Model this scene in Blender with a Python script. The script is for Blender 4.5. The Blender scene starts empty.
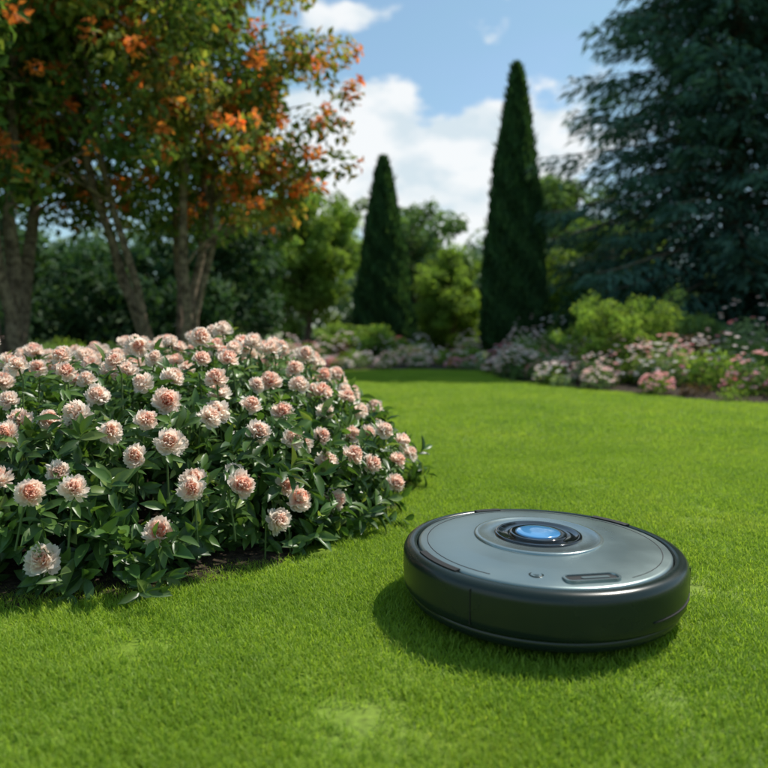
import bpy, math, random
import numpy as np
from mathutils import Vector
rng=np.random.default_rng(7); random.seed(7)
scene=bpy.context.scene
scene.view_settings.view_transform='Standard'; scene.view_settings.look='None'; scene.view_settings.exposure=0

# ---------------------------------------------------------------- mesh builder
def norm(v): return v/np.maximum(np.linalg.norm(v,axis=-1,keepdims=True),1e-9)
class MB:
    def __init__(s): s.v=[];s.nv=0;s.loops=[];s.cnt=[];s.mi=[];s.r=[];s.t=[];s.sm=[]
    def raw(s,v,f,mi=0,r=0.5,t=0.5,smooth=False):
        v=np.asarray(v,float).reshape(-1,3);f=np.asarray(f,int)
        s.v.append(v);s.loops.append((f+s.nv).ravel());s.cnt.append(np.full(len(f),f.shape[1]))
        s.mi.append(np.full(len(f),mi));s.sm.append(np.full(len(f),smooth))
        s.r.append(np.broadcast_to(r,(len(v),)).astype(float));s.t.append(np.broadcast_to(t,(len(v),)).astype(float));s.nv+=len(v)
    def inst(s,tv,tf,pos,d,up,sc,mi=0,r=0.5,t=0.5,smooth=False,tr=None):
        """place template (length +Y, width X, normal Z) n times"""
        n=len(pos);d=norm(d);X=norm(np.cross(d,up));Z=np.cross(X,d)
        sc=np.asarray(sc,float)
        if sc.ndim==1: sc=np.repeat(sc[:,None],3,1)
        L=tv[None]*sc[:,None,:]
        P=pos[:,None]+L[...,0:1]*X[:,None]+L[...,1:2]*d[:,None]+L[...,2:3]*Z[:,None]
        m=len(tv);F=tf[None]+(np.arange(n)*m)[:,None,None]
        r=np.broadcast_to(r,(n,));t=np.broadcast_to(t,(n,))
        rr=np.repeat(r,m)
        if tr is not None: rr=rr+np.tile(tr,n)
        s.raw(P.reshape(-1,3),F.reshape(-1,tf.shape[1]),mi,rr,np.repeat(t,m),smooth)
    def tube(s,pts,rad,mi=0,k=7,r=0.5,t=0.5):
        pts=np.asarray(pts,float);n=len(pts);rad=np.broadcast_to(rad,(n,))
        tg=norm(np.gradient(pts,axis=0));ref=np.array([0.31,0.9,0.3]) if abs(tg[0][2])>.7 else np.array([0,0,1.])
        X=norm(np.cross(tg,ref));Y=np.cross(tg,X)
        a=np.arange(k)*2*math.pi/k
        P=pts[:,None]+rad[:,None,None]*(np.cos(a)[None,:,None]*X[:,None]+np.sin(a)[None,:,None]*Y[:,None])
        f=[]
        for i in range(n-1):
            for j in range(k):
                f.append([i*k+j,i*k+(j+1)%k,(i+1)*k+(j+1)%k,(i+1)*k+j])
        s.raw(P.reshape(-1,3),f,mi,r,t,True)
    def build(s,name,mats,parent=None):
        me=bpy.data.meshes.new(name);V=np.concatenate(s.v);Lp=np.concatenate(s.loops);C=np.concatenate(s.cnt)
        me.vertices.add(len(V));me.vertices.foreach_set('co',V.astype(np.float32).ravel())
        me.loops.add(len(Lp));me.loops.foreach_set('vertex_index',Lp.astype(np.int32))
        me.polygons.add(len(C));st=np.concatenate([[0],np.cumsum(C)[:-1]])
        me.polygons.foreach_set('loop_start',st.astype(np.int32))
        me.update(calc_edges=True)
        me.polygons.foreach_set('material_index',np.concatenate(s.mi).astype(np.int32))
        me.polygons.foreach_set('use_smooth',np.concatenate(s.sm).astype(bool))
        for nm,arr in (('rnd',s.r),('tone',s.t)):
            at=me.attributes.new(nm,'FLOAT','POINT');at.data.foreach_set('value',np.concatenate(arr).astype(np.float32))
        for m in mats: me.materials.append(m)
        me.update()
        ob=bpy.data.objects.new(name,me);scene.collection.objects.link(ob)
        if parent: ob.parent=parent
        return ob
def rsph(n): return norm(rng.normal(size=(n,3)))
LEAF_V=np.array([[0,0,0],[.5,.42,.12],[0,1,-.05],[-.5,.42,.12]],float);LEAF_F=np.array([[0,1,2,3]])
def fine_leaf():
    ys=[0,.22,.5,.78,1];w=[.04,.36,.5,.33,.02];v=[]
    for y,a in zip(ys,w):
        z=-.28*y*y
        v+= [[-a,y,z+.22*a],[0,y,z],[a,y,z+.22*a]]
    f=[]
    for i in range(4):
        for j in range(2): f.append([i*3+j,i*3+j+1,i*3+j+4,i*3+j+3])
    return np.array(v),np.array(f)
FL_V,FL_F=fine_leaf()
# ---------------------------------------------------------------- materials
def newmat(name):
    m=bpy.data.materials.new(name);m.use_nodes=True;nt=m.node_tree
    for n in list(nt.nodes): nt.nodes.remove(n)
    return m,nt,nt.nodes.new('ShaderNodeOutputMaterial')
def ramp(nt,stops):
    r=nt.nodes.new('ShaderNodeValToRGB');el=r.color_ramp.elements
    while len(el)<len(stops): el.new(.5)
    for e,(p,c) in zip(el,stops): e.position=p;e.color=(*c,1)
    return r
def leafmat(name,stops,trans=.35,rough=.6,tone=(.6,1.35),tcol=(1.6,1.6,.7),spec=.18):
    m,nt,out=newmat(name);N=nt.nodes.new;L=nt.links.new
    a=N('ShaderNodeAttribute');a.attribute_name='rnd';r=ramp(nt,stops);L(a.outputs['Fac'],r.inputs[0])
    b=N('ShaderNodeAttribute');b.attribute_name='tone';mr=N('ShaderNodeMapRange');mr.inputs[3].default_value=tone[0];mr.inputs[4].default_value=tone[1]
    L(b.outputs['Fac'],mr.inputs[0]);sc=N('ShaderNodeVectorMath');sc.operation='SCALE';L(r.outputs[0],sc.inputs[0]);L(mr.outputs[0],sc.inputs['Scale'])
    p=N('ShaderNodeBsdfPrincipled');p.inputs['Roughness'].default_value=rough;p.inputs['Specular IOR Level'].default_value=spec;L(sc.outputs[0],p.inputs['Base Color'])
    tm=N('ShaderNodeVectorMath');tm.operation='MULTIPLY';tm.inputs[1].default_value=tcol;L(sc.outputs[0],tm.inputs[0])
    t=N('ShaderNodeBsdfTranslucent');L(tm.outputs[0],t.inputs[0])
    mx=N('ShaderNodeMixShader');mx.inputs[0].default_value=trans;L(p.outputs[0],mx.inputs[1]);L(t.outputs[0],mx.inputs[2]);L(mx.outputs[0],out.inputs[0])
    return m
def noisemat(name,c1,c2,scale,rough=.9,bump=.3,detail=6):
    m,nt,out=newmat(name);N=nt.nodes.new;L=nt.links.new
    tc=N('ShaderNodeTexCoord');n=N('ShaderNodeTexNoise');n.inputs['Scale'].default_value=scale;n.inputs['Detail'].default_value=detail
    L(tc.outputs['Object'],n.inputs['Vector']);r=ramp(nt,[(.35,c1),(.65,c2)]);L(n.outputs[0],r.inputs[0])
    p=N('ShaderNodeBsdfPrincipled');p.inputs['Roughness'].default_value=rough;p.inputs['Specular IOR Level'].default_value=.2
    L(r.outputs[0],p.inputs['Base Color']);b=N('ShaderNodeBump');b.inputs['Strength'].default_value=bump;b.inputs['Distance'].default_value=.02
    L(n.outputs[0],b.inputs['Height']);L(b.outputs[0],p.inputs['Normal']);L(p.outputs[0],out.inputs[0]);return m
def plain(name,col,rough=.4,metal=0,coat=0,bumpscale=None,bs=.02,emit=None,spec=.5):
    m,nt,out=newmat(name);N=nt.nodes.new;L=nt.links.new
    p=N('ShaderNodeBsdfPrincipled');p.inputs['Base Color'].default_value=(*col,1);p.inputs['Metallic'].default_value=metal
    p.inputs['Coat Weight'].default_value=coat;p.inputs['Specular IOR Level'].default_value=spec
    tc=N('ShaderNodeTexCoord');n=N('ShaderNodeTexNoise');n.inputs['Scale'].default_value=bumpscale or 6;n.inputs['Detail'].default_value=8
    L(tc.outputs['Object'],n.inputs['Vector'])
    mr=N('ShaderNodeMapRange');mr.inputs[1].default_value=.3;mr.inputs[2].default_value=.7;mr.inputs[3].default_value=max(rough-.05,.02);mr.inputs[4].default_value=rough+.07
    L(n.outputs[0],mr.inputs[0]);L(mr.outputs[0],p.inputs['Roughness'])
    n2=N('ShaderNodeTexNoise');n2.inputs['Scale'].default_value=900;L(tc.outputs['Object'],n2.inputs['Vector'])
    b=N('ShaderNodeBump');b.inputs['Strength'].default_value=bs;b.inputs['Distance'].default_value=.001;L(n2.outputs[0],b.inputs['Height']);L(b.outputs[0],p.inputs['Normal'])
    if emit: p.inputs['Emission Color'].default_value=(*emit,1);p.inputs['Emission Strength'].default_value=.06
    L(p.outputs[0],out.inputs[0]);return m

bark=noisemat('bark',(.08,.056,.04),(.27,.20,.145),14,bump=.8)
soil=noisemat('mulch',(.018,.013,.009),(.07,.048,.03),40,bump=1)
def grassmat(name,blade):
    m,nt,out=newmat(name);N=nt.nodes.new;L=nt.links.new
    g=N('ShaderNodeNewGeometry')
    n=N('ShaderNodeTexNoise');n.inputs['Scale'].default_value=1.1;n.inputs['Detail'].default_value=7;n.inputs['Roughness'].default_value=.65;L(g.outputs['Position'],n.inputs['Vector'])
    r=ramp(nt,[(.3,(.20,.33,.034)),(.52,(.275,.405,.042)),(.75,(.35,.45,.055))]);L(n.outputs[0],r.inputs[0])
    col=r.outputs[0]
    if blade:
        a=N('ShaderNodeAttribute');a.attribute_name='rnd';r2=ramp(nt,[(0,(.58,.64,.52)),(.5,(1,1,1)),(.93,(1.2,1.15,1.2)),(1,(1.5,1.2,2.2))]);L(a.outputs['Fac'],r2.inputs[0])
        mu=N('ShaderNodeVectorMath');mu.operation='MULTIPLY';L(col,mu.inputs[0]);L(r2.outputs[0],mu.inputs[1]);col=mu.outputs[0]
    else:
        n3=N('ShaderNodeTexNoise');n3.inputs['Scale'].default_value=60;n3.inputs['Detail'].default_value=5;L(g.outputs['Position'],n3.inputs['Vector'])
        r2=ramp(nt,[(.3,(.35,.35,.35)),(.7,(.75,.75,.75))]);L(n3.outputs[0],r2.inputs[0])
        mu=N('ShaderNodeVectorMath');mu.operation='MULTIPLY';L(col,mu.inputs[0]);L(r2.outputs[0],mu.inputs[1]);col=mu.outputs[0]
    p=N('ShaderNodeBsdfPrincipled');p.inputs['Roughness'].default_value=.5;p.inputs['Specular IOR Level'].default_value=.25;L(col,p.inputs['Base Color'])
    if blade:
        tm=N('ShaderNodeVectorMath');tm.operation='MULTIPLY';tm.inputs[1].default_value=(1.4,1.4,.9);L(col,tm.inputs[0])
        t=N('ShaderNodeBsdfTranslucent');L(tm.outputs[0],t.inputs[0]);mx=N('ShaderNodeMixShader');mx.inputs[0].default_value=.5
        L(p.outputs[0],mx.inputs[1]);L(t.outputs[0],mx.inputs[2]);L(mx.outputs[0],out.inputs[0])
    else: L(p.outputs[0],out.inputs[0])
    return m
blade_m=grassmat('grass_blades',True);ground_m=grassmat('lawn_soil',False)

# ---------------------------------------------------------------- ground
mb=MB();S=400
mb.raw([[-S,-S,0],[S,-S,0],[S,S,0],[-S,S,0]],[[0,1,2,3]])
mb.build('ground',[ground_m])

BC=np.array([-1.4,3.5]);BR=np.array([1.46,1.48])
def disc_sheet(name,cx,cy,rx,ry,z,mat,n=96,noise=.03):
    a=np.linspace(0,2*math.pi,n,endpoint=False)
    v=[[cx,cy,z+.02]];
    for ring in (.5,.9,1.0):
        for t in a:
            k=ring*(1+noise*(math.sin(5*t+1)+.6*math.sin(11*t)+.5*math.sin(23*t+2)))
            v.append([cx+rx*k*math.cos(t),cy+ry*k*math.sin(t),z+(.02 if ring<.95 else 0)])
    m=MB();f3=[[0,1+i,1+(i+1)%n] for i in range(n)]
    f4=[[1+q*n+i,1+(q+1)*n+i,1+(q+1)*n+(i+1)%n,1+q*n+(i+1)%n] for q in range(2) for i in range(n)]
    m.raw(v,f3)
    m.loops.append(np.array(f4).ravel());m.cnt.append(np.full(len(f4),4));m.mi.append(np.zeros(len(f4),int));m.sm.append(np.ones(len(f4),bool))
    return m.build(name,[mat])
disc_sheet('mulch_bed',BC[0],BC[1],BR[0]*1.05,BR[1]*1.05,.004,soil)
right_edge=[(1.7,12.2),(1.75,10.6),(2.2,9.4),(3.0,8.15),(4.0,7.05),(5.4,6.3),(7.5,5.8),(11,5.4)]
left_edge=[(-9,9.0),(-5,9.6),(-2.6,11.0),(-1.2,12.2),(0,12.6),(1.0,12.6),(1.9,12.4)]
def strip(name,edge,dx,dy):
    v=[];
    for x,y in edge: v+=[[x,y,.0],[x+dx*.03,y+dy*.03,.05],[x+dx,y+dy,.06]]
    f=[]
    for i in range(len(edge)-1):
        for j in range(2): f.append([i*3+j,(i+1)*3+j,(i+1)*3+j+1,i*3+j+1])
    m=MB();m.raw(v,f);return m.build(name,[soil])
strip('mulch_bed',right_edge,6,8);strip('mulch_bed',left_edge,0,22)

# ---------------------------------------------------------------- grass
def interp_edge(edge,x):
    e=np.array(sorted(edge));return np.interp(x,e[:,0],e[:,1])
def inlawn(x,y):
    q=((x-BC[0])/(BR[0]*.98))**2+((y-BC[1])/(BR[1]*.98))**2
    if q<1: return False
    lim=interp_edge(left_edge,x) if x<1.8 else interp_edge(right_edge[1:],x)
    return y<lim
lawn=bpy.data.objects.new('lawn_grass',None);scene.collection.objects.link(lawn)
def blade_patch(name,size,n,hmin,hmax,w):
    m=MB();p=np.zeros((n,3));p[:,:2]=rng.uniform(-size/2,size/2,(n,2))
    az=rng.uniform(0,2*math.pi,n);lean=np.abs(rng.normal(0,.6,n))+.1
    d=np.stack([np.cos(az)*lean,np.sin(az)*lean,np.ones(n)],1)
    up=np.stack([np.cos(az+rng.normal(0,.8,n)),np.sin(az),np.zeros(n)+.05],1)
    tv=np.array([[-.5,0,0],[.5,0,0],[.38,.55,.06],[-.38,.55,.06],[0,1,.3]])
    h=rng.uniform(hmin,hmax,n)
    r=rng.uniform(0,1,n)
    m.inst(tv,np.array([[0,1,2,3]]),p,d,up,np.stack([np.full(n,w)*rng.uniform(.7,1.3,n),h,h],1),0,r)
    nv=len(tv);F=(np.array([[3,2,4]])[None]+(np.arange(n)*nv)[:,None,None]).reshape(-1,3)
    m.loops.append(F.ravel());m.cnt.append(np.full(n,3));m.mi.append(np.zeros(n,int));m.sm.append(np.zeros(n,bool))
    return m.build(name,[blade_m])
def scatter(name,proto,step,x0,x1,y0,y1,seed,ox=0):
    r=random.Random(seed);v=[];f=[]
    x=x0+ox
    while x<x1:
        y=y0+ox*.6
        while y<y1:
            X=x+r.uniform(-.4,.4)*step;Y=y+r.uniform(-.4,.4)*step
            if inlawn(X,Y):
                a=r.uniform(0,2*math.pi);s=.01;b=len(v)
                for k in range(4):
                    v.append((X+s*math.cos(a+k*math.pi/2),Y+s*math.sin(a+k*math.pi/2),.002))
                f.append((b,b+1,b+2,b+3))
            y+=step
        x+=step
    me=bpy.data.meshes.new(name);me.from_pydata(v,[],f);ob=bpy.data.objects.new(name,me);scene.collection.objects.link(ob)
    ob.parent=lawn;proto.parent=ob;ob.instance_type='FACES';ob.show_instancer_for_render=False;ob.show_instancer_for_viewport=False
for i in range(3):
    pr=blade_patch('grass_tuft_%d'%i,.34,1900,.010,.032,.0025)
    scatter('near_grass_%d'%i,pr,.31,-2.6,3.2,.3,5.0,11+i,i*.11)
for i in range(2):
    pr=blade_patch('grass_patch_%d'%i,.6,1900,.018,.036,.0065)
    scatter('far_grass_%d'%i,pr,.48,-7,9,4.7,13,31+i,i*.25)

# ---------------------------------------------------------------- peony bush
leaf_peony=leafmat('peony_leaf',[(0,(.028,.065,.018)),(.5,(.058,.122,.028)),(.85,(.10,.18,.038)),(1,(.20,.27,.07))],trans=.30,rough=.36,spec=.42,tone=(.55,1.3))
stem_m=leafmat('peony_stem',[(0,(.08,.15,.04)),(1,(.13,.17,.07))],trans=0)
petal_m=leafmat('peony_petal',[(0,(.98,.90,.82)),(.28,(.98,.81,.70)),(.6,(.98,.62,.49)),(1,(.96,.46,.33))],trans=.58,rough=.6,tone=(.95,1.02),tcol=(1.02,.99,.96),spec=.08)
def lump(x,y): return .5*np.sin(x*5.1+1)*np.cos(y*4.3+2)+.3*np.sin(x*9.7+y*8)+.3*np.cos(x*15-y*13)
HB=.51
def bush_h(x,y):
    r=np.sqrt(((x-BC[0])/BR[0])**2+((y-BC[1])/BR[1])**2)
    return HB*np.sqrt(np.maximum(1-r**4,0))*(1+.09*lump(x,y))*(.95+.13*np.exp(-((x+.8)/.5)**2)),r
def surf(n):
    m=int(n*.55);a=rng.uniform(0,2*math.pi,n);z=np.zeros(n);q=np.zeros(n)
    q[:m]=np.sqrt(rng.uniform(0,1,m))*.97
    zz=rng.uniform(.02,.42,n-m);q[m:]=np.maximum(1-(zz/HB)**2,0)**.25
    q=q*(1+.04*np.sin(a*9)+.03*np.sin(a*17+1))
    x=BC[0]+BR[0]*q*np.cos(a);y=BC[1]+BR[1]*q*np.sin(a)
    h,_=bush_h(x,y);z=h.copy();z[m:]=zz
    nx=q**3*np.cos(a)*1.6;ny=q**3*np.sin(a)*1.6
    nz=np.maximum(1-q**4,.02)**.5
    return np.stack([x,y,z],1),norm(np.stack([nx,ny,nz],1))
mb=MB()
ns=2750
P,Nn=surf(ns)
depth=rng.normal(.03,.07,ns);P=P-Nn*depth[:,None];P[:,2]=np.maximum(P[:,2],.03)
D=norm(Nn*.9+np.array([0,0,.4])+rng.normal(0,.4,(ns,3)))
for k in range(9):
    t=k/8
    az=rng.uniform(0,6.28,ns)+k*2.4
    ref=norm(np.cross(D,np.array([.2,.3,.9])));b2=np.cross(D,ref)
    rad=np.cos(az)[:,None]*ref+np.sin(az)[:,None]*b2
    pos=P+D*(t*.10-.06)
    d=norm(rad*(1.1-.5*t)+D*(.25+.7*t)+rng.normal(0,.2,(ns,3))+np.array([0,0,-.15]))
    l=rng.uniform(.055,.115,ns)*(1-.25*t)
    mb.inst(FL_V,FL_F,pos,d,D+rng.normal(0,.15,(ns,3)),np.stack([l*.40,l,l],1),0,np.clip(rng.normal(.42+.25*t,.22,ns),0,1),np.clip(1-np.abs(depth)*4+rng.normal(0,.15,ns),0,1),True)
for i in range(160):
    p=P[rng.integers(ns)];b=np.array([BC[0]+(p[0]-BC[0])*.75,BC[1]+(p[1]-BC[1])*.75,0]);mid=(p+b)/2+np.array([0,0,.08])
    mb.tube([b,mid,p],[.008,.006,.003],1,5)
def petal_t():
    us=np.linspace(0,1,5);ws=[-1,-.6,-.2,.2,.6,1];v=[]
    wd=[.10,.27,.40,.46,.40]
    for u,w in zip(us,wd):
        for j,q in enumerate(ws):
            s_=(1 if j%2 else -1)
            y=u*(1-.12*abs(q)*u)+(.045*s_ if u==1 else 0)
            z=.26*u*u+.20*q*q*w*1.2+.075*s_*u*u
            v.append([q*w,y,z])
    f=[[i*6+j,i*6+j+1,i*6+j+7,i*6+j+6] for i in range(4) for j in range(5)]
    return np.array(v),np.array(f),np.array([(.30*(1-u)-.14*u) for u in us for _ in ws])
PV,PF,PT=petal_t()
def flower(c,ax,R,stem=.18):
    ax=norm(np.asarray(ax,float));ref=norm(np.cross(ax,[.3,.2,.9]));b2=np.cross(ax,ref)
    base=rng.uniform(-.14,.17);tn=rng.uniform(.2,1)
    for lay,(el,ln,cnt,col) in enumerate([(-14,.95,8,.0),(6,1.0,10,.08),(26,.98,10,.18),(44,.93,9,.32),(60,.87,8,.46),(76,.80,6,.58),(88,.74,4,.64)]):
        az=np.arange(cnt)*2*math.pi/cnt+lay*.7+rng.normal(0,.2,cnt);e=np.radians(el+rng.normal(0,9,cnt))
        rd=np.cos(az)[:,None]*ref+np.sin(az)[:,None]*b2
        d=np.cos(e)[:,None]*rd+np.sin(e)[:,None]*ax
        up=norm(-np.sin(e)[:,None]*rd+np.cos(e)[:,None]*ax+rng.normal(0,.4,(cnt,3)))
        l=R*ln*rng.uniform(.82,1.12,cnt)
        mb.inst(PV,PF,np.repeat((c-ax*R*.25)[None],cnt,0)+ax*R*.03*lay,d,up,np.stack([l*.82,l,l],1),2,np.clip(col+base+rng.normal(0,.07,cnt),0,.95),tn,True,PT)
    b=c-ax*R*.3
    end=b-ax*.06-np.array([0,0,stem])+rng.normal(0,.015,3)
    mb.tube([end,b-ax*.05,b,b+ax*.004],[.0038,.0033,.0045,.012],1,6)
    k=6;az=np.arange(k)+rng.uniform(0,6);rd=np.cos(az)[:,None]*ref+np.sin(az)[:,None]*b2
    mb.inst(FL_V,FL_F,b-ax*np.linspace(.03,.13,k)[:,None],rd*.9+ax*.35,np.repeat(ax[None],k,0),np.stack([np.full(k,.024),np.full(k,.065),np.full(k,.065)],1),0,rng.uniform(.4,.9,k),.9,True)
front=[(-1.00,2.00,.135),(-.69,2.10,.19),(-.36,2.33,.16),(-1.04,2.02,.33),(-.92,2.04,.34),(-.59,2.11,.32),(-.47,2.26,.30),(-.80,2.22,.40),(-.70,2.26,.44),(-.63,2.28,.31),(-.35,2.46,.25),(-.30,2.42,.21),(-.19,2.60,.16),(.05,2.86,.17),(-.90,2.28,.47),(-1.13,2.34,.50),(-1.26,2.40,.49),(-1.44,2.44,.52),(-.78,2.50,.55),(-.25,2.76,.38),(-.22,2.66,.30),(.0,2.93,.38),(.08,3.11,.30),(-.05,2.80,.26),(.12,3.26,.22),(-.12,2.68,.32),(-.45,2.48,.44),(-.34,2.58,.40),(.06,2.98,.24),(-1.02,2.48,.57),(-.5,2.62,.52)]
used=[]
def put(c,ax,R):
    used.append(c);flower(c,ax,R)
for f in front:
    c=np.array(f);o=np.array([c[0]-BC[0],c[1]-BC[1],.9]);put(c,norm(o*np.array([.8,.9,1]))+rng.normal(0,.15,3),rng.uniform(.040,.052))
cnt=0;tries=0
while cnt<300 and tries<20000:
    tries+=1
    a_=rng.uniform(0,6.283);q_=math.sqrt(rng.uniform(0,1))*.98
    x_=BC[0]+BR[0]*q_*math.cos(a_);y_=BC[1]+BR[1]*q_*math.sin(a_);h_=float(bush_h(np.array(x_),np.array(y_))[0])
    if h_<.24: continue
    n=norm(np.array([q_**3*math.cos(a_)*1.6,q_**3*math.sin(a_)*1.6,.6]));k_=min(h_/HB,1)
    c=np.array([x_,y_,h_])+n*.04+np.array([0,0,rng.uniform(.06,.20 if y_>2.9 else .18)*k_])
    if np.min(np.linalg.norm((np.array(used)-c)*np.array([1,1,.7]),axis=1))<rng.uniform(.088,.13): continue
    put(c,norm(n*.5+np.array([0,-.35,.6])+rng.normal(0,.3,3)),rng.uniform(.036,.051));cnt+=1
print('flowers',cnt,tries)
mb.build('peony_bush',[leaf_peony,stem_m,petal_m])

# ---------------------------------------------------------------- robot
def circ(r,z,n,cx=0,cy=0):
    a=np.arange(n)*2*math.pi/n;return np.stack([cx+r*np.cos(a),cy+r*np.sin(a),np.full(n,z)],1)
def lathe(name,prof,mats,mi,parent,n=160,cx=0,cy=0,cap=True):
    m=MB();P=np.concatenate([circ(r,z,n,cx,cy) for r,z in prof]);f=[];mm=[]
    for i in range(len(prof)-1):
        ff=[[i*n+j,i*n+(j+1)%n,(i+1)*n+(j+1)%n,(i+1)*n+j] for j in range(n)];f+=ff;mm+=[mi[i] if isinstance(mi,list) else mi]*n
    m.raw(P,f,0,smooth=True);m.mi[-1]=np.array(mm)
    if cap:
        m.loops.append(np.arange(n)+(len(prof)-1)*n);m.cnt.append(np.array([n]));m.mi.append(np.array([mm[-1]]));m.sm.append(np.array([False]))
    return m.build(name,mats,parent)
body_m=plain('black_plastic',(.013,.021,.017),.24,spec=.45)  # green tint in the base colour imitates the lawn's reflection
gloss_m=plain('gloss_black',(.008,.009,.010),.10,coat=.6)
lid_m=plain('silver_lid',(.235,.295,.29),.31,metal=.7)
disc_m=plain('silver_disc',(.30,.36,.355),.24,metal=.75)
blue_m=plain('blue_button',(.07,.24,.48),.15,coat=1,emit=(.15,.45,.9))  # glass, not a lamp; faint emission added to lift its blue
groove_m=plain('groove',(.004,.004,.004),.6)
rob=bpy.data.objects.new('robot_vacuum',None);scene.collection.objects.link(rob)
lathe('body',[(.05,.022),(.33,.022),(.365,.028),(.380,.038),(.385,.048),(.387,.058),(.385,.0605),(.385,.0635),(.393,.066),(.3985,.074),(.400,.09),(.4015,.12),(.4015,.155),(.400,.168),(.395,.178),(.388,.184),(.378,.1865),(.368,.1865),(.363,.183),(.361,.172)],[body_m,groove_m],0,rob,cap=False)
lathe('lid',[(.359,.170),(.358,.182),(.355,.186),(.349,.1878),(.30,.1918),(.24,.1950)],[lid_m],0,rob)
cy=.045
lathe('dial_ring',[(.188,.190),(.188,.1985),(.185,.2005),(.178,.2012),(.172,.2005),(.169,.1985),(.125,.1985)],[disc_m],0,rob,cx=0,cy=cy,cap=True)
lathe('dial_well',[(.128,.1975),(.128,.2025),(.124,.2040),(.116,.2040),(.110,.2005),(.084,.2005)],[gloss_m],0,rob,cx=0,cy=cy)
lathe('button_ring',[(.084,.1995),(.084,.2035),(.080,.2045),(.072,.2045)],[gloss_m],0,rob,cx=0,cy=cy)
lathe('button',[(.066,.2035),(.066,.2065),(.060,.2085),(.045,.2100),(.025,.2108)],[blue_m],0,rob,cx=0,cy=cy)
def arc(name,r0,r1,z0,z1,a0,a1,mat,n=24):
    m=MB();a=np.radians(np.linspace(a0,a1,n));v=[]
    for t in a:
        c,s=math.cos(t),math.sin(t);v+=[[r0*c,r0*s,z0],[r1*c,r1*s,z0],[r1*c,r1*s,z1],[r0*c,r0*s,z1]]
    f=[]
    for i in range(n-1):
        for j in range(4): f.append([i*4+j,i*4+(j+1)%4,(i+1)*4+(j+1)%4,(i+1)*4+j])
    f+=[[0,3,2,1],[(n-1)*4+k for k in range(4)]]
    m.raw(v,f);return m.build(name,[mat],rob)
arc('lid_gap_left',.352,.372,.178,.1895,195,222,groove_m)  # near-black arcs, here and next two, paint the dark of gaps around the lid
arc('lid_gap_right',.352,.374,.178,.1915,30,50,groove_m)
arc('lid_gap_back',.350,.372,.178,.1905,100,114,groove_m)
arc('lid_seam',.3305,.3325,.185,.1900,-60,235,groove_m,60)
arc('bumper_seam_1',.396,.4027,.076,.168,232,232.5,groove_m,2)
arc('bumper_seam_2',.396,.4027,.076,.168,338,338.5,groove_m,2)
arc('bumper_trim',.396,.4030,.096,.099,300,380,groove_m,40)
def rrect(w,h,r,n=6):
    pts=[]
    for cx,cy_,a0 in ((w/2-r,h/2-r,0),(-w/2+r,h/2-r,90),(-w/2+r,-h/2+r,180),(w/2-r,-h/2+r,270)):
        for k in range(n+1):
            a=math.radians(a0+90*k/n);pts.append((cx+r*math.cos(a),cy_+r*math.sin(a)))
    return np.array(pts)
def slot(name,w,h,r,z0,z1,cx,cy_,ang,mat,inner=None,zi=None):
    o=rrect(w,h,r);c,s=math.cos(ang),math.sin(ang);R=np.array([[c,s],[-s,c]]);n=len(o);m=MB()
    P=lambda q,z:np.concatenate([(q@R)+[cx,cy_],np.full((len(q),1),z)],1)
    if inner:
        i_=rrect(w-inner,h-inner,max(r-inner/2,.002));V=np.concatenate([P(o,z0),P(o*.995,z1),P(i_,z1),P(i_*.97,zi)]);m.raw(V,[[k*n+j,k*n+(j+1)%n,(k+1)*n+(j+1)%n,(k+1)*n+j] for k in range(3) for j in range(n)])
    else:
        V=np.concatenate([P(o,z0),P(o,z1)]);m.raw(V,[[j,(j+1)%n,n+(j+1)%n,n+j] for j in range(n)]);m.loops.append(np.arange(n)+n);m.cnt.append(np.array([n]));m.mi.append(np.array([0]));m.sm.append(np.array([False]))
    return m.build(name,[mat],rob)
ang=math.radians(10)
slot('handle_frame',.150,.050,.020,.180,.1965,.060,-.300,ang,disc_m,.013,.190)
slot('handle_slot',.138,.038,.015,.180,.1925,.060,-.300,ang,groove_m)
slot('handle_bar',.075,.012,.005,.190,.1945,.070,-.297,ang,lid_m)
lathe('emblem',[(.019,.1885),(.019,.1925),(.016,.1930),(.014,.1925),(.014,.189)],[body_m],0,rob,n=40,cx=-.075,cy=-.28,cap=False)
for i,(x,y,w) in enumerate([(-.075,-.28,.015),(-.075,-.273,.010),(-.075,-.287,.010)]):
    slot('emblem_bar_%d'%i,w,.003,.001,.189,.1925,x,y,0,body_m)
rob.location=(.457,2.0,.0);rob.rotation_euler=(0,math.radians(.6),0)

# ---------------------------------------------------------------- trees
def clump_leaves(mb,C,R,n,size,mi,aspect=.5,flat=.8,shell=.55,rbase=None,droop=.3,tones=None,rs=.20):
    C=np.asarray(C);R=np.asarray(R);w=R**2/np.sum(R**2);idx=rng.choice(len(C),n,p=w)
    d=rsph(n);rad=R[idx]*(shell+(1.08-shell)*rng.uniform(0,1,n)**.6)
    off=d*rad[:,None];off[:,2]*=flat;pos=C[idx]+off
    up=norm(d+rsph(n)*.7+np.array([0,0,.3]));dd=norm(np.cross(up,rsph(n))+d*.35-np.array([0,0,droop]))
    t=rng.uniform(0,1,len(C)) if tones is None else tones
    l=size*rng.uniform(.6,1.3,n);rb=.45 if rbase is None else np.asarray(rbase)[idx]
    mb.inst(LEAF_V,LEAF_F,pos,dd,up,np.stack([l*aspect,l,l],1),mi,np.clip(rng.normal(rb,rs,n),0,1),np.clip(t[idx]+rng.normal(0,.12,n),0,1))
def bez(a,b,c,n=7):
    t=np.linspace(0,1,n)[:,None];return (1-t)**2*a+2*t*(1-t)*b+t*t*c
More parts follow.
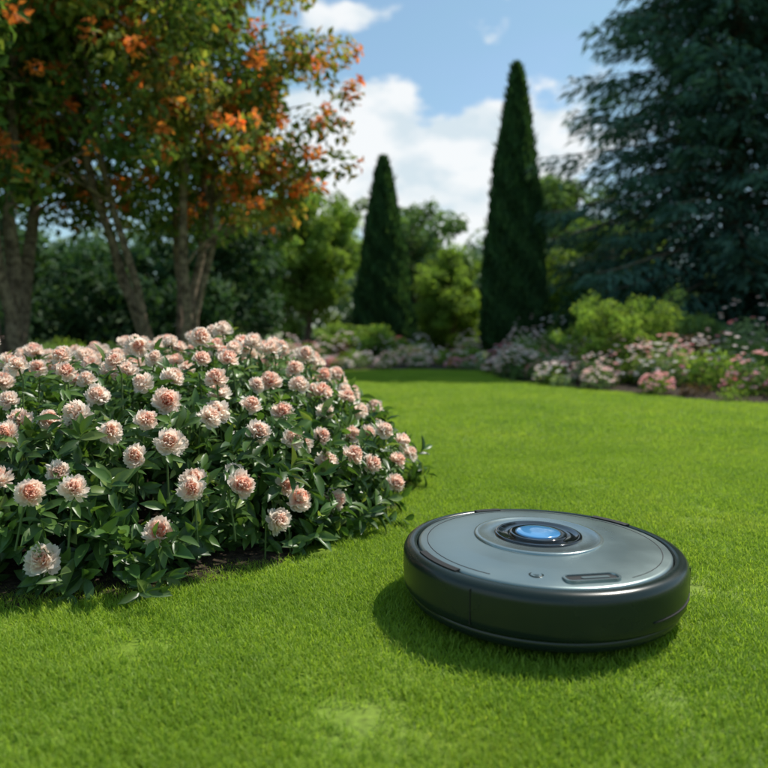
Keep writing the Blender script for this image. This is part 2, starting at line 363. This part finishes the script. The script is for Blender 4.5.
def broadleaf(name,base,cc,cr,nstem,r0,nt_,nleaf,size,mat,clump=.45,bottom=-.6,rb=None,seed=0,aspect=.5,fork=.12,droop=.3,shell=.4,rs=.2,extra=None,blossom=0):
    global rng
    rng=np.random.default_rng(seed);mb=MB();base=np.array(base,float);cc=np.array(cc,float);cr=np.array(cr,float)
    stems=[]
    for i in range(nstem):
        a=2*math.pi*i/nstem+rng.uniform(-.4,.4);b=base+np.array([math.cos(a)*r0*1.3,math.sin(a)*r0*1.3,-.05])*(nstem>1)
        e=cc+np.array([math.cos(a),math.sin(a),0])*cr*.5*(nstem>1)+np.array([0,0,cr[2]*.35])
        md=b*.55+e*.45+np.array([math.cos(a),math.sin(a),0])*fork*cr[0]+rng.normal(0,.15,3)
        pl=bez(b,md,e,10)+np.concatenate([np.zeros((1,3)),rng.normal(0,.045,(9,3))*cr[0]/2.5]);stems.append(pl)
        mb.tube(pl,np.linspace(r0,r0*.3,10)*np.array([1.4]+[1]*9)*rng.uniform(.75,1.15),0,9)
    T=[]
    while len(T)<nt_:
        q=rng.uniform(-1,1,3);L=np.linalg.norm(q)
        if L>1 or L<.35 or q[2]<bottom: continue
        T.append(cc+q*cr*(1+.10*math.sin(q[0]*7+q[2]*5)))
    if extra: T+= [np.array(q) for q in extra]
    T=np.array(T);allp=np.concatenate([s[3:] for s in stems])
    rbv=[]
    for tp in T:
        dd=np.linalg.norm(allp-tp,axis=1)+np.maximum(allp[:,2]-tp[2]+.3,0)*2;s=allp[np.argmin(dd)]
        md=(s+tp)/2+np.array([0,0,.18*np.linalg.norm(tp-s)])+rng.normal(0,.05,3)
        mb.tube(bez(s,md,tp,6),np.linspace(r0*.3,r0*.07,6),0,5)
        rbv.append(.45 if rb is None else rb(tp))
    C=np.concatenate([T+rng.normal(0,clump*.6,T.shape) for _ in range(3)]);R=clump*rng.uniform(.4,.9,len(C));rbv=np.tile(rbv,3)
    if rb is not None: rbv=np.array([rb(q) for q in C])
    clump_leaves(mb,C,R,nleaf,size,1,aspect,.7,shell,rbv,droop,rs=rs)
    if blossom:
        i=rng.integers(0,len(C),blossom);d=rsph(blossom);d[:,2]=np.abs(d[:,2])*.6;d[:,1]-=.3
        B=C[i]+d*R[i][:,None]*1.1
        clump_leaves(mb,B,rng.uniform(.04,.10,blossom),blossom*20,.08,1,.6,.8,.2,np.full(blossom,.94),.1,rs=.06)
    return mb.build(name,[bark,mat])
autumn=leafmat('autumn_leaf',[(0,(.055,.115,.034)),(.35,(.11,.185,.044)),(.6,(.24,.26,.055)),(.78,(.55,.25,.06)),(1,(.88,.24,.07))],trans=.50,tcol=(1.4,1.4,.7),tone=(.6,1.35))
arb=lambda p:.20+.10*math.sin(p[0]*3+p[2]*2)+.12*(p[0]>-3.4)
broadleaf('autumn_tree',(-4.25,8.0,0),(-4.9,7.8,4.15),(2.5,2.3,2.65),7,.085,155,33000,.12,autumn,.46,-.78,rb=arb,seed=3,rs=.11,blossom=450)
arb2=lambda p:.42+.12*math.sin(p[0]*3+p[2]*2.5)+.08*(p[0]+2.4)
broadleaf('autumn_tree',(-2.6,8.7,0),(-2.85,8.5,3.6),(1.92,1.8,2.1),7,.072,140,28000,.11,autumn,.36,-.68,rb=arb2,seed=5,rs=.12,fork=.2,extra=[(-1.1,8.3,2.9),(-1.25,8.4,2.05),(-1.2,8.3,2.5),(-1.5,8.2,1.95),(-1.05,8.3,2.3)],blossom=430)
greenA=leafmat('leaf_bright',[(0,(.12,.20,.04)),(.5,(.21,.32,.065)),(1,(.31,.40,.11))],trans=.48,tone=(.55,1.35))
greenB=leafmat('leaf_mid',[(0,(.06,.11,.04)),(.5,(.11,.19,.065)),(1,(.17,.26,.10))],trans=.42)
greenD=leafmat('leaf_dark',[(0,(.020,.052,.024)),(.5,(.042,.095,.036)),(1,(.085,.15,.055))],trans=.3)
hazy=leafmat('leaf_hazy',[(0,(.12,.18,.13)),(.5,(.17,.24,.16)),(1,(.22,.29,.19))],trans=.35,tone=(.8,1.2))  # distance haze painted in as lighter, bluish leaf colours
broadleaf('maple_tree',(-2.3,21.5,0),(-2.35,21.5,2.9),(1.6,1.4,2.1),1,.14,90,19000,.17,greenA,.40,-.85,seed=8)
broadleaf('round_tree',(1.85,19.5,0),(1.85,19.5,1.5),(1.0,1.0,1.35),1,.10,80,20000,.10,greenA,.27,-.95,seed=9,rb=lambda p:.40)
broadleaf('broadleaf_tree',(6.0,25,0),(6.0,25,3.5),(1.8,1.8,2.2),1,.2,70,14000,.22,greenB,.6,-.9,seed=10)
broadleaf('broadleaf_tree',(6.6,21,0),(6.6,21,2.0),(1.8,1.8,1.8),1,.2,80,16000,.18,greenA,.45,-.95,seed=12,rb=lambda p:.3)
broadleaf('broadleaf_tree',(1.2,28,0),(1.2,28,3.0),(2.2,1.8,2.4),1,.2,80,15000,.22,greenB,.5,-.9,seed=13)
def mass(name,items,mat,size,n,seed,aspect=.55):
    global rng
    rng=np.random.default_rng(seed);mb=MB();C=[];R=[]
    for (x,y,z,r,k) in items:
        for _ in range(k):
            q=rsph(1)[0]*r*rng.uniform(.3,1);C.append([x+q[0],y+q[1],max(z+q[2],.15)]);R.append(r*rng.uniform(.3,.5))
    clump_leaves(mb,C,R,n,size,0,aspect,.85,.5)
    mb.v[0][:,2]=np.maximum(mb.v[0][:,2],.01)
    return mb.build(name,[mat])
it=[]
for x in np.arange(-16,-2.5,1.0): it.append((x,13.5+.4*math.sin(x*2),1.0,1.1,9));it.append((x,14.8,2.0+.5*math.sin(x*1.3),1.1,9))
mass('hedge',it,greenD,.17,46000,21)
it=[]
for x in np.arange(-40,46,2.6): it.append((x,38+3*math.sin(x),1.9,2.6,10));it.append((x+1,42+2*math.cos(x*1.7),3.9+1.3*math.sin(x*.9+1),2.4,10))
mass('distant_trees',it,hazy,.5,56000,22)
it=[]
for x in np.arange(5.0,15,1.0): it.append((x,15.5+.3*x*.2,.8,1.1,8))
for x in np.arange(-2.5,3.4,.8): it.append((x,23.8,.6,.9,7))
mass('shrub_border',it,greenD,.17,26000,23)

cyp=leafmat('cypress_leaf',[(0,(.026,.066,.028)),(.5,(.052,.118,.042)),(1,(.10,.18,.062))],trans=.28,rough=.7)
def cypress(x,y,H,R,prof,seed,n=32000):
    global rng
    rng=np.random.default_rng(seed);mb=MB()
    mb.tube([[x,y,0],[x,y,H*.5],[x,y,H*.93]],[.13,.08,.02],0,8)
    t=rng.uniform(0,1,n)**1.25;a=rng.uniform(0,2*math.pi,n)
    lumpv=1+.05*np.sin(a*3+t*17)+.05*np.sin(a*7-t*31+1)+.03*np.sin(a*13+t*61)
    r=R*prof(t)*lumpv*(1-np.abs(rng.normal(0,.09,n)))+rng.normal(0,.03,n)
    pos=np.stack([x+r*np.cos(a),y+r*np.sin(a),.08+t*(H-.12)],1)
    out=np.stack([np.cos(a),np.sin(a),np.zeros(n)],1)
    d=norm(out*.30+np.array([0,0,1])+rng.normal(0,.25,(n,3)));up=norm(out+rng.normal(0,.4,(n,3)))
    l=rng.uniform(.09,.26,n)
    mb.inst(LEAF_V,LEAF_F,pos,d,up,np.stack([l*.3,l,l],1),1,np.clip(rng.normal(.4,.22,n),0,1),np.clip(.5+.35*np.sin(a*5+t*40)+rng.normal(0,.2,n),0,1))
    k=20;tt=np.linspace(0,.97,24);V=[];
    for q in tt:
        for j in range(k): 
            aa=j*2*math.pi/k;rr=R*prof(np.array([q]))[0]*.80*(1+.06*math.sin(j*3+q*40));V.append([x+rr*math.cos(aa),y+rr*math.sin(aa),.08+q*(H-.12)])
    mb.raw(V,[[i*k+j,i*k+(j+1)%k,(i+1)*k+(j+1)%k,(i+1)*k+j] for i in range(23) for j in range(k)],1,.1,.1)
    return mb.build('cypress_tree',[bark,cyp])
cypress(3.13,17,6.85,.75,lambda t:np.clip((t+.02)/.10,.0,1)**.3*np.clip(1-t**1.9,0,1)**.95,41)
cypress(-.02,18.5,5.05,.84,lambda t:np.clip((t+.02)/.10,.0,1)**.3*np.clip(1-t,0,1)**.78,42)

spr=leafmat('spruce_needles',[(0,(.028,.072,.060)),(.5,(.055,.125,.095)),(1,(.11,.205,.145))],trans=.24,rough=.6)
def spruce(x,y,H,R,seed,nb=300,per=420):
    global rng
    rng=np.random.default_rng(seed);mb=MB();mb.tube([[x,y,0],[x,y,H*.5],[x,y,H]],[.30,.17,.03],0,10)
    for i in range(nb):
        t=(i+rng.uniform(0,1))/nb;t=t**.9;z=.5+t*(H-.8);a=i*2.39996+rng.normal(0,.2);L=R*(1-t)**.62*rng.uniform(.58,1.15)+.25
        o=np.array([math.cos(a),math.sin(a),0]);side=np.array([-o[1],o[0],0])
        s=np.linspace(0,1,8);rise=.10+.35*t
        pl=np.array([x,y,z])+o*(s*L)[:,None]+np.array([0,0,1])*((s*rise*L)-(s**2)*.42*L+(s**4)*.14*L)[:,None]
        mb.tube(pl,np.linspace(.05,.008,8)*(1-t*.5),0,4)
        n=int(per*(L/R+.2));u=rng.uniform(.03,1,n)**.8
        w=(rng.uniform(-1,1,n))*L*.30*(1.08-u)**.6
        c=np.stack([np.interp(u,s,pl[:,k]) for k in range(3)],1)
        pos=c+side*w[:,None]+np.array([0,0,1])*(-np.abs(w)*.25+rng.normal(0,.05,n)-rng.exponential(.10,n))[:,None]
        d=norm(o*.8+side*np.sign(w)[:,None]*.7+np.array([0,0,-.55])+rng.normal(0,.28,(n,3)))
        up=norm(np.array([0,0,1])+rng.normal(0,.6,(n,3)));l=rng.uniform(.15,.36,n)
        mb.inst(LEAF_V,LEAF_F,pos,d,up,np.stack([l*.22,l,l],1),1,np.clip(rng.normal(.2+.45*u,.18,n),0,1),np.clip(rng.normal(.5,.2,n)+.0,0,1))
    return mb.build('spruce_tree',[bark,spr])
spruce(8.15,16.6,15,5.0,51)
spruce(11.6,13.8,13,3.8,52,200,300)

# ---------------------------------------------------------------- flower beds
pinkm=leafmat('bed_blossom',[(0,(.9,.45,.45)),(.3,(.92,.68,.62)),(.6,(.93,.86,.80)),(.9,(.72,.30,.40)),(1,(.75,.18,.12))],trans=.35,tcol=(1,1,1))
silver=leafmat('bed_silver_leaf',[(0,(.16,.22,.11)),(1,(.30,.38,.20))],trans=.35)
bedred=leafmat('bed_leaf_purple',[(0,(.08,.05,.04)),(1,(.20,.13,.08))],trans=.35)
def bed(name,edge,depth,nm,rr,seed,size=.05,fl=.62,yo=.45):
    global rng
    rng=np.random.default_rng(seed);mb=MB();e=np.array(edge,float);seg=np.linalg.norm(np.diff(e,axis=0),axis=1);cs=np.concatenate([[0],np.cumsum(seg)])
    for i in range(nm):
        s=rng.uniform(0,cs[-1]);px=np.interp(s,cs,e[:,0]);py=np.interp(s,cs,e[:,1]);u=rng.uniform(0,1)**1.3
        dirv=np.array(depth)*u;r=rng.uniform(*rr)*(.7+.6*u);x=px+dirv[0]+rng.normal(0,.1)+.1;y=py+dirv[1]+r*yo
        h=r*rng.uniform(.8,1.5)*(.7+.5*u);k=7;q=rsph(k)*r*.6;q[:,2]=np.abs(q[:,2])*h/r
        C=np.array([x,y,r*.35])+q;mi=rng.choice([1,2,3,4],p=[.26,.42,.28,.04])
        clump_leaves(mb,C,np.full(k,r*.5),int(700*(r/.4)**1.5),size*rng.uniform(.8,1.6),mi,.4,.9,.4)
        if rng.uniform()<fl:
            nf=int(rng.uniform(15,60));d=rsph(nf);d[:,2]=np.abs(d[:,2]);fp=np.array([x,y,r*.35])+d*np.array([r*1.05,r*1.05,h*1.15+.03])
            cb=rng.choice([.05,.3,.6,.62,.3,.9])
            for kk in range(5):
                aa=rng.uniform(0,6.28,nf);dd=np.stack([np.cos(aa),np.sin(aa),rng.uniform(.1,.7,nf)],1)
                l=rng.uniform(.03,.055,nf);mb.inst(LEAF_V,LEAF_F,fp,dd,d+np.array([0,0,.4]),np.stack([l*.8,l,l],1),0,np.clip(rng.normal(cb,.08,nf),0,1),.6)
    mb.v=[np.stack([v[:,0],v[:,1],np.maximum(v[:,2],.012)],1) for v in mb.v]
    return mb.build(name,[pinkm,greenB,greenA,silver,bedred])
bed('flower_bed',right_edge,(1.2,2.2),250,(.20,.42),61)
bed('flower_bed',left_edge[2:],(0,3.2),80,(.16,.32),62)
bed('shade_plants',left_edge[:3],(0,3.0),50,(.25,.45),63,fl=.15)
broadleaf('green_shrub',(3.35,9.9,0),(3.3,9.9,.68),(.66,.5,.50),5,.02,70,9000,.075,greenA,.15,-.9,seed=14,aspect=.32,rb=lambda p:.6)
broadleaf('green_shrub',(4.6,10.6,0),(4.6,10.6,.55),(.6,.5,.45),4,.02,50,6000,.09,greenB,.2,-.9,seed=15,aspect=.3)
broadleaf('green_shrub',(-.6,15.2,0),(-.6,15.4,.34),(1.0,.6,.34),4,.03,50,9000,.09,greenA,.2,-.9,seed=16)

# ---------------------------------------------------------------- world, sun
EL=math.radians(55);AZ=math.radians(55)
w=bpy.data.worlds.new('World');scene.world=w;w.use_nodes=True;nt=w.node_tree;N=nt.nodes.new;L=nt.links.new
for n in list(nt.nodes): nt.nodes.remove(n)
out=N('ShaderNodeOutputWorld');bg=N('ShaderNodeBackground');bg.inputs[1].default_value=.15;L(bg.outputs[0],out.inputs[0])
sky=N('ShaderNodeTexSky');sky.sky_type='NISHITA';sky.sun_disc=False;sky.sun_elevation=EL;sky.sun_rotation=AZ;sky.air_density=1.0;sky.dust_density=.6;sky.ozone_density=1.0
tc=N('ShaderNodeTexCoord')
mp=N('ShaderNodeMapping');mp.inputs['Scale'].default_value=(1,1,1.7);L(tc.outputs['Generated'],mp.inputs[0])
n1=N('ShaderNodeTexNoise');n1.inputs['Scale'].default_value=8.5;n1.inputs['Detail'].default_value=10;n1.inputs['Roughness'].default_value=.56;L(mp.outputs[0],n1.inputs['Vector'])
def math_(op,a,b=None,clamp=False):
    m=N('ShaderNodeMath');m.operation=op;m.use_clamp=clamp
    for i,q in enumerate((a,b)):
        if q is None: continue
        if isinstance(q,(int,float)): m.inputs[i].default_value=q
        else: L(q,m.inputs[i])
    return m.outputs[0]
def blob(az,el,sx,sz,amp):
    az,el=math.radians(az),math.radians(el);c=(math.sin(az)*math.cos(el),math.cos(az)*math.cos(el),math.sin(el))
    s=N('ShaderNodeVectorMath');s.operation='SUBTRACT';L(tc.outputs['Generated'],s.inputs[0]);s.inputs[1].default_value=c
    m=N('ShaderNodeVectorMath');m.operation='MULTIPLY';L(s.outputs[0],m.inputs[0]);m.inputs[1].default_value=(1/sx,1/sx*.5,1/sz)
    l=N('ShaderNodeVectorMath');l.operation='LENGTH';L(m.outputs[0],l.inputs[0])
    q=math_('SUBTRACT',1,l.outputs['Value'],True);return math_('MULTIPLY',q,amp)
tot=n1.outputs[0]
for b in [(1.5,11.3,.25,.16,.48),(-7,14.5,.13,.08,.30),(12,12.8,.17,.095,.38),(-2.5,23.2,.075,.035,.36),(45,20,.3,.12,.3),(-60,22,.3,.12,.3),(150,25,.5,.2,.3),(-130,18,.4,.15,.3)]:
    tot=math_('ADD',tot,blob(*b))
mr=N('ShaderNodeMapRange');mr.interpolation_type='SMOOTHSTEP';mr.inputs[1].default_value=.60;mr.inputs[2].default_value=.73;L(tot,mr.inputs[0])
n2=N('ShaderNodeTexNoise');n2.inputs['Scale'].default_value=13;n2.inputs['Detail'].default_value=7;L(mp.outputs[0],n2.inputs['Vector'])
cr=ramp(nt,[(.36,(4.7,5.4,5.8)),(.56,(6.4,6.55,6.6))]);L(n2.outputs[0],cr.inputs[0])
mp3=N('ShaderNodeMapping');mp3.inputs['Scale'].default_value=(1,1,3);L(tc.outputs['Generated'],mp3.inputs[0])
n3=N('ShaderNodeTexNoise');n3.inputs['Scale'].default_value=3;n3.inputs['Detail'].default_value=8;n3.inputs['Distortion'].default_value=.4;L(mp3.outputs[0],n3.inputs['Vector'])
hz=N('ShaderNodeMapRange');hz.inputs[1].default_value=.35;hz.inputs[2].default_value=.75;hz.inputs[3].default_value=.25;hz.inputs[4].default_value=.6;L(n3.outputs[0],hz.inputs[0])
mh=N('ShaderNodeMix');mh.data_type='RGBA';L(hz.outputs[0],mh.inputs[0]);L(sky.outputs[0],mh.inputs[6]);mh.inputs[7].default_value=(1.9,3.9,4.6,1)
mx=N('ShaderNodeMix');mx.data_type='RGBA';L(math_('MULTIPLY',mr.outputs[0],.94),mx.inputs[0]);L(mh.outputs[2],mx.inputs[6]);L(cr.outputs[0],mx.inputs[7]);L(mx.outputs[2],bg.inputs[0])
sd=bpy.data.lights.new('sun','SUN');sd.energy=5.0;sd.angle=math.radians(.5);sd.color=(1,.95,.86);so=bpy.data.objects.new('sun',sd);scene.collection.objects.link(so)
sv=Vector((math.sin(AZ)*math.cos(EL),math.cos(AZ)*math.cos(EL),math.sin(EL)));so.rotation_euler=(-sv).to_track_quat('-Z','Y').to_euler();so.location=sv*30
# ---------------------------------------------------------------- camera
cd=bpy.data.cameras.new('camera');cd.lens=36*700/768;cd.sensor_width=36;cd.clip_end=2000;cd.clip_start=.02
cd.dof.use_dof=True;cd.dof.focus_distance=2.2;cd.dof.aperture_fstop=1.8
co=bpy.data.objects.new('camera',cd);scene.collection.objects.link(co);co.location=(0,0,.82);co.rotation_euler=(math.radians(90-4.8),0,0);scene.camera=co
